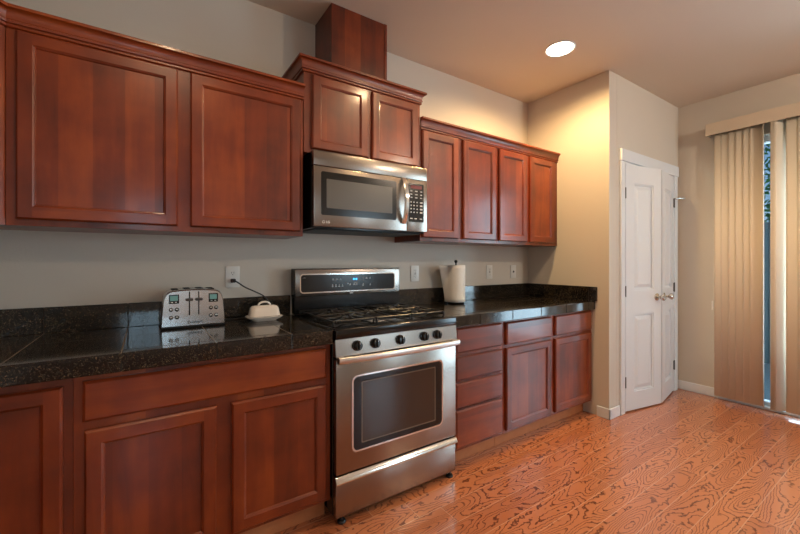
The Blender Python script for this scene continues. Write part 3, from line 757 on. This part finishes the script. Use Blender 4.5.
bm = text_bm('Cuisinart', .0175, SY(-.530, FY - .0003, .941)); obj('maker_lettering', bm, M['dark'], t, smooth=False)

# ------------------------------------------------------------------ butter dish
t = thing('butter_dish', (-.195, -.17, CT), 'cream ceramic butter dish with looped lid on the left worktop', 'butter dish')
def rrloft(bm, cx, cy, secs, mi=0):
    rs = [[bm.verts.new((cx + a, cy + b_, z)) for a, b_ in rr_pts(w_, d_, r_, 6)] for w_, d_, r_, z in secs]
    n = len(rs[0])
    for p, q in zip(rs, rs[1:]):
        for i in range(n): bm.faces.new((p[i], p[(i + 1) % n], q[(i + 1) % n], q[i]))
    bm.faces.new(rs[0][::-1]); bm.faces.new(rs[-1])
bm = B(); rrloft(bm, -.195, -.17, [(.120, .070, .02, CT + .0005), (.125, .075, .02, CT + .004), (.184, .112, .03, CT + .021), (.187, .115, .03, CT + .0245), (.183, .111, .03, CT + .0265), (.150, .085, .02, CT + .020)]); obj('plate', bm, M['cream'], t)
bm = B(); rrloft(bm, -.195, -.17, [(.160, .090, .025, CT + .0270), (.158, .088, .025, CT + .032), (.148, .080, .025, CT + .058), (.142, .074, .025, CT + .070), (.126, .060, .022, CT + .079), (.10, .040, .018, CT + .083)]); ld = obj('lid', bm, M['cream'], t)
bm = B(); tube(bm, [(-.195 + .030 * math.cos(a), -.17, CT + .0835 + .017 * math.sin(a)) for a in [math.pi * i / 14 for i in range(15)]], .0052, 10); obj('lid_handle', bm, M['cream'], ld)

# ------------------------------------------------------------------ wall plates, plug, cord
def plate(x, z, label, kind):
    t = thing('wall_outlet', (x, -.001, z), label, 'outlet')
    bm = B(); box(bm, x - .037, x + .037, -.006, -.0006, z - .059, z + .059, .002, seg=2); obj('cover_plate', bm, M['plastic'], t)
    if kind == 'duplex':
        for dz in (.020, -.020):
            bm = B(); prism(bm, rr_pts(.033, .029, .009, 5), 0, .0012, SY(x, -.006, z + dz)); r_ = obj('receptacle', bm, M['plastic'], t)
            bm = B()
            for dx in (-.006, .006): box(bm, x + dx - .001, x + dx + .001, -.0076, -.0073, z + dz - .001, z + dz + .008)
            cyl(bm, (x, -.0073, z + dz - .008), (x, -.0076, z + dz - .008), .0025, seg=10); obj('socket_slots', bm, M['dark'], r_)
    elif kind == 'gfci':
        bm = B(); box(bm, x - .017, x + .017, -.0078, -.0061, z - .034, z + .034, .001); r_ = obj('receptacle', bm, M['plastic'], t)
        bm = B()
        for dz in (.022, -.022):
            for dx in (-.006, .006): box(bm, x + dx - .001, x + dx + .001, -.0082, -.0079, z + dz - .001, z + dz + .007)
            cyl(bm, (x, -.0079, z + dz - .007), (x, -.0082, z + dz - .007), .0024, seg=10)
        box(bm, x - .007, x + .007, -.0082, -.0079, z + .002, z + .006); box(bm, x - .007, x + .007, -.0082, -.0079, z - .006, z - .002)
        obj('socket_slots', bm, M['blackm'], r_)
    else:
        bm = B(); lathe(bm, (x, -.006, z), (0, -1, 0), [(.009, 0), (.009, .003), (.006, .004)], 16); obj('jack', bm, M['blackm'], t)
    return t
plate(-.325, 1.147, 'white duplex outlet right of the toaster with a black plug in it', 'duplex')
plate(.941, 1.143, 'white outlet on the wall between the range and the paper towels', 'gfci')
plate(1.743, 1.142, 'white outlet on the wall, first right of the paper towels', 'gfci')
plate(2.058, 1.141, 'white wall plate nearest the corner, with a single dark centre hole', 'jack')
t = thing('power_cord', (-.325, -.01, 1.127), 'black power cord running from the outlet down behind the butter dish', 'power cord')
bm = B(); box(bm, -.338, -.312, -.030, -.0078, 1.115, 1.137, .005, seg=2); lathe(bm, (-.325, -.0295, 1.126), (0, -1, 0), [(.008, 0), (.006, .012), (.004, .014)], 12); obj('plug', bm, M['blackm'], t)
bm = B(); tube(bm, spline([(-.325, -.043, 1.126), (-.308, -.054, 1.118), (-.270, -.052, 1.090), (-.215, -.050, 1.062), (-.165, -.048, 1.033), (-.135, -.048, .990), (-.125, -.055, .945), (-.120, -.075, .9195), (-.10, -.10, .9185), (-.075, -.08, .9185), (-.09, -.045, .9185), (-.15, -.04, .9185), (-.24, -.045, .9185), (-.33, -.06, .9185), (-.385, -.055, .922)], 8), .0038, 8); obj('cord', bm, M['blackm'], t)

# ------------------------------------------------------------------ paper towels
PX, PY = 1.243, -.125
t = thing('paper_towel_roll', (PX, PY, CT), 'white paper towel roll on a stand with a loose sheet, right worktop', 'paper towels')
bm = B(); lathe(bm, (PX, PY, CT), (0, 0, 1), [(.060, .0005), (.062, .004), (.058, .009), (.006, .010)], 32); hb = obj('stand_base', bm, M['blackm'], t)
bm = B(); lathe(bm, (PX, PY, CT + .011), (0, 0, 1), [(.005, 0), (.005, .297), (.010, .300), (.013, .308), (.010, .317), (.003, .320)], 20); obj('stand_rod', bm, M['blackm'], t)
bm = B(); r_ = .069
lathe(bm, (PX, PY, CT + .0115), (0, 0, 1), [(.02, .0), (r_ - .001, 0), (r_, .001), (r_, .278), (r_ - .001, .280), (.022, .280), (.021, .270)], 40); obj('roll', bm, M['paper'], t)
bm = B()
# loose sheet: wraps the front of the roll, leaves it on the left and flares outward at the top
rows = []
NU, NV = 22, 10
for j in range(NV + 1):
    v = j / NV; row = []
    for i in range(NU + 1):
        s = i / NU
        if s < .55:
            a = R(-52 - 128 * (s / .55)); r2 = r_ + .0012 + .004 * (s / .55)
            p = Vector((PX + r2 * math.cos(a), PY + r2 * math.sin(a), 0))
        else:
            q = (s - .55) / .45
            x = PX - r_ - .0052 - (.062 * v ** 1.3) * q ** 1.2; y = PY + .045 * q
            p = Vector((x, y, 0))
        p.z = CT + .013 + .277 * v; row.append(p)
    rows.append(row)
vf = [[bm.verts.new(p) for p in row] for row in rows]
for j in range(NV):
    for i in range(NU): bm.faces.new((vf[j][i], vf[j][i + 1], vf[j + 1][i + 1], vf[j + 1][i]))
o = obj('loose_sheet', bm, M['paper'], t)
md_ = o.modifiers.new('thick', 'SOLIDIFY'); md_.thickness = .0008; md_.offset = 1

# ------------------------------------------------------------------ vertical blinds
t = thing('vertical_blinds', (3.50, -1.6, .02), 'beige vertical blinds over the sliding glass door under a cream valance', 'blinds')
bm = B(); box(bm, 3.455, 3.463, -2.98, -1.003, 2.363, 2.466, .002); box(bm, 3.463, 3.569, -1.011, -1.003, 2.363, 2.466); box(bm, 3.463, 3.569, -2.98, -1.011, 2.458, 2.466); obj('valance', bm, M['valance'], t)
bm = B(); box(bm, 3.48, 3.52, -2.96, -1.02, 2.41, 2.45, .002); obj('head_rail', bm, M['plastic'], t)
def vane(y, ang, w_=.089):
    bm = B(); n = 8; c = []; a = R(ang)
    for i in range(n + 1):
        s = i / n - .5; bow = .003 * (1 - 4 * s * s)
        lx_, ly_ = bow, s * w_
        c.append((3.500 - lx_ * math.cos(a) - ly_ * math.sin(a), y + ly_ * math.cos(a) - lx_ * math.sin(a)))
    top = [[bm.verts.new((x, yy_, z)) for x, yy_ in c] for z in (.035, 2.41)]
    for i in range(n): bm.faces.new((top[0][i], top[0][i + 1], top[1][i + 1], top[1][i]))
    o = obj('vane', bm, M['blind'], t); m_ = o.modifiers.new('thick', 'SOLIDIFY'); m_.thickness = .0012
for y, a in [(-1.098, 1), (-1.145, 4), (-1.199, 14), (-1.246, 14), (-1.296, 14), (-1.338, 16), (-1.378, 99)]: vane(y, a)
for y, a in [(-1.428, 101), (-1.447, 66), (-1.455, 64), (-1.463, 62), (-1.471, 60), (-1.481, 52), (-1.555, 3), (-1.62, 8), (-1.70, 10), (-1.78, 12), (-1.86, 14), (-1.93, 20)]: vane(y, a)
bm = B(); box(bm, 3.478, 3.490, -1.052, -1.040, .80, .88, .002); obj('cord_tensioner', bm, M['plastic'], t)

# ------------------------------------------------------------------ recessed lights
def can(x, y, power, label, col=(1, .70, .38), kind='POINT'):
    t = thing('recessed_light', (x, y, CE), label, 'ceiling light', None)
    bm = B(); n = 40; prf = [(.088, 0), (.100, 0), (.1015, -.003), (.098, -.006), (.090, -.004)]
    rs = [[bm.verts.new((x + r * math.cos(2 * math.pi * i / n), y + r * math.sin(2 * math.pi * i / n), CE - .0005 + z)) for i in range(n)] for r, z in prf]
    for k in range(len(rs)):
        p, q = rs[k], rs[(k + 1) % len(rs)]
        for i in range(n): bm.faces.new((p[i], p[(i + 1) % n], q[(i + 1) % n], q[i]))
    obj('trim_ring', bm, M['white'], t)
    bm = B(); lathe(bm, (x, y, CE - .0006), (0, 0, -1), [(.089, 0), (.089, .002), (.07, .005), (.02, .008)], 40); obj('lens', bm, M['lens'], t)
    l = bpy.data.lights.new('lamp', kind); l.energy = power; l.color = col; l.shadow_soft_size = .05
    if kind == 'SPOT': l.spot_size = R(168); l.spot_blend = .6
    o = bpy.data.objects.new('lamp', l); COL.objects.link(o); o.parent = t; o.location = (0, 0, -.012 if kind == 'SPOT' else -.06)
can(1.685, -.712, 125, 'glowing round recessed ceiling light near the yellow-lit side wall', (1, .64, .28), 'SPOT')
can(2.5, -3.2, 62, 'round recessed ceiling light outside the photo near the slider, behind the camera', (1, .80, .60))
can(-.6, -1.32, 30, 'round recessed ceiling light outside the photo, above the left worktop and its toaster', (1, .72, .44), 'SPOT')  # unseen lamp added as warm fill for the darker left side
can(.85, -1.32, 42, 'round recessed ceiling light outside the photo, over the floor in front of the range', (1, .68, .36), 'SPOT')

# ------------------------------------------------------------------ garden outside the slider
bm = B(); box(bm, XE + .14, 9, -7, 4, -.2, -.1); o = obj('patio', bm, plain('patio_concrete', lin(150, 160, 165), .8)); o['kind'] = 'structure'
t = thing('garden_fence', (6.0, -2, -.1), 'grey-blue board fence seen through the gap in the blinds', 'fence')
bm = B()
y = -6.5
while y < 4: box(bm, 6.0, 6.03, y, y + .135, -.1, 1.75, .002); y += .14
obj('boards', bm, plain('fence_wood', lin(120, 134, 140), .8), t, smooth=False)
bm = B()
for z in (.2, 1.45): box(bm, 6.031, 6.07, -6.5, 4, z, z + .09)
obj('rails', bm, plain('fence_rail_wood', lin(110, 124, 130), .8), t, smooth=False)
leafm = plain('leaf_green', lin(70, 130, 60), .6, var=.35, bscale=6)
bark = plain('bark_brown', lin(90, 74, 60), .9)
def tree(x, y, h, rad, n, label):
    t = thing('garden_tree', (x, y, -.1), label, 'tree')
    bm = B(); tube(bm, [(x, y, -.1), (x + .03, y, h * .4), (x, y + .04, h * .7)], .05, 8); obj('trunk', bm, bark, t)
    bm = B()
    for i in range(n):
        d = Vector((random.gauss(0, 1), random.gauss(0, 1), random.gauss(0, 1))).normalized() * rad * random.random() ** .4
        c = Vector((x, y, h * .72)) + Vector((d.x, d.y, d.z * 1.3)); u = Vector((random.gauss(0, 1), random.gauss(0, 1), random.gauss(0, 1))).normalized(); v = u.orthogonal().normalized()
        s = .06; q = [bm.verts.new(c + p) for p in (-u * s, v * s * .5, u * s, -v * s * .5)]; bm.faces.new(q)
    obj('foliage', bm, leafm, t, smooth=False)
tree(6.9, -1.3, 3.6, 1.1, 1800, 'leafy green tree behind the fence, seen through the gap in the blinds')
tree(4.9, -3.6, 2.0, .8, 1500, 'leafy green garden tree in front of the fence, hidden by the blinds')

# ------------------------------------------------------------------ groups of like things
for o in COL.objects:
    k = o.name.split('.')[0]
    g = {'upper_cabinet': 'cherry wall cabinets', 'base_cabinet': 'cherry base cabinets', 'wall_outlet': 'wall outlets above the worktops',
         'recessed_light': 'recessed ceiling lights', 'crown_moulding': 'crown mouldings on the wall cabinets', 'worktop': 'granite worktops', 'backsplash': 'granite backsplashes'}.get(k)
    if g and not o.parent: o['group'] = g
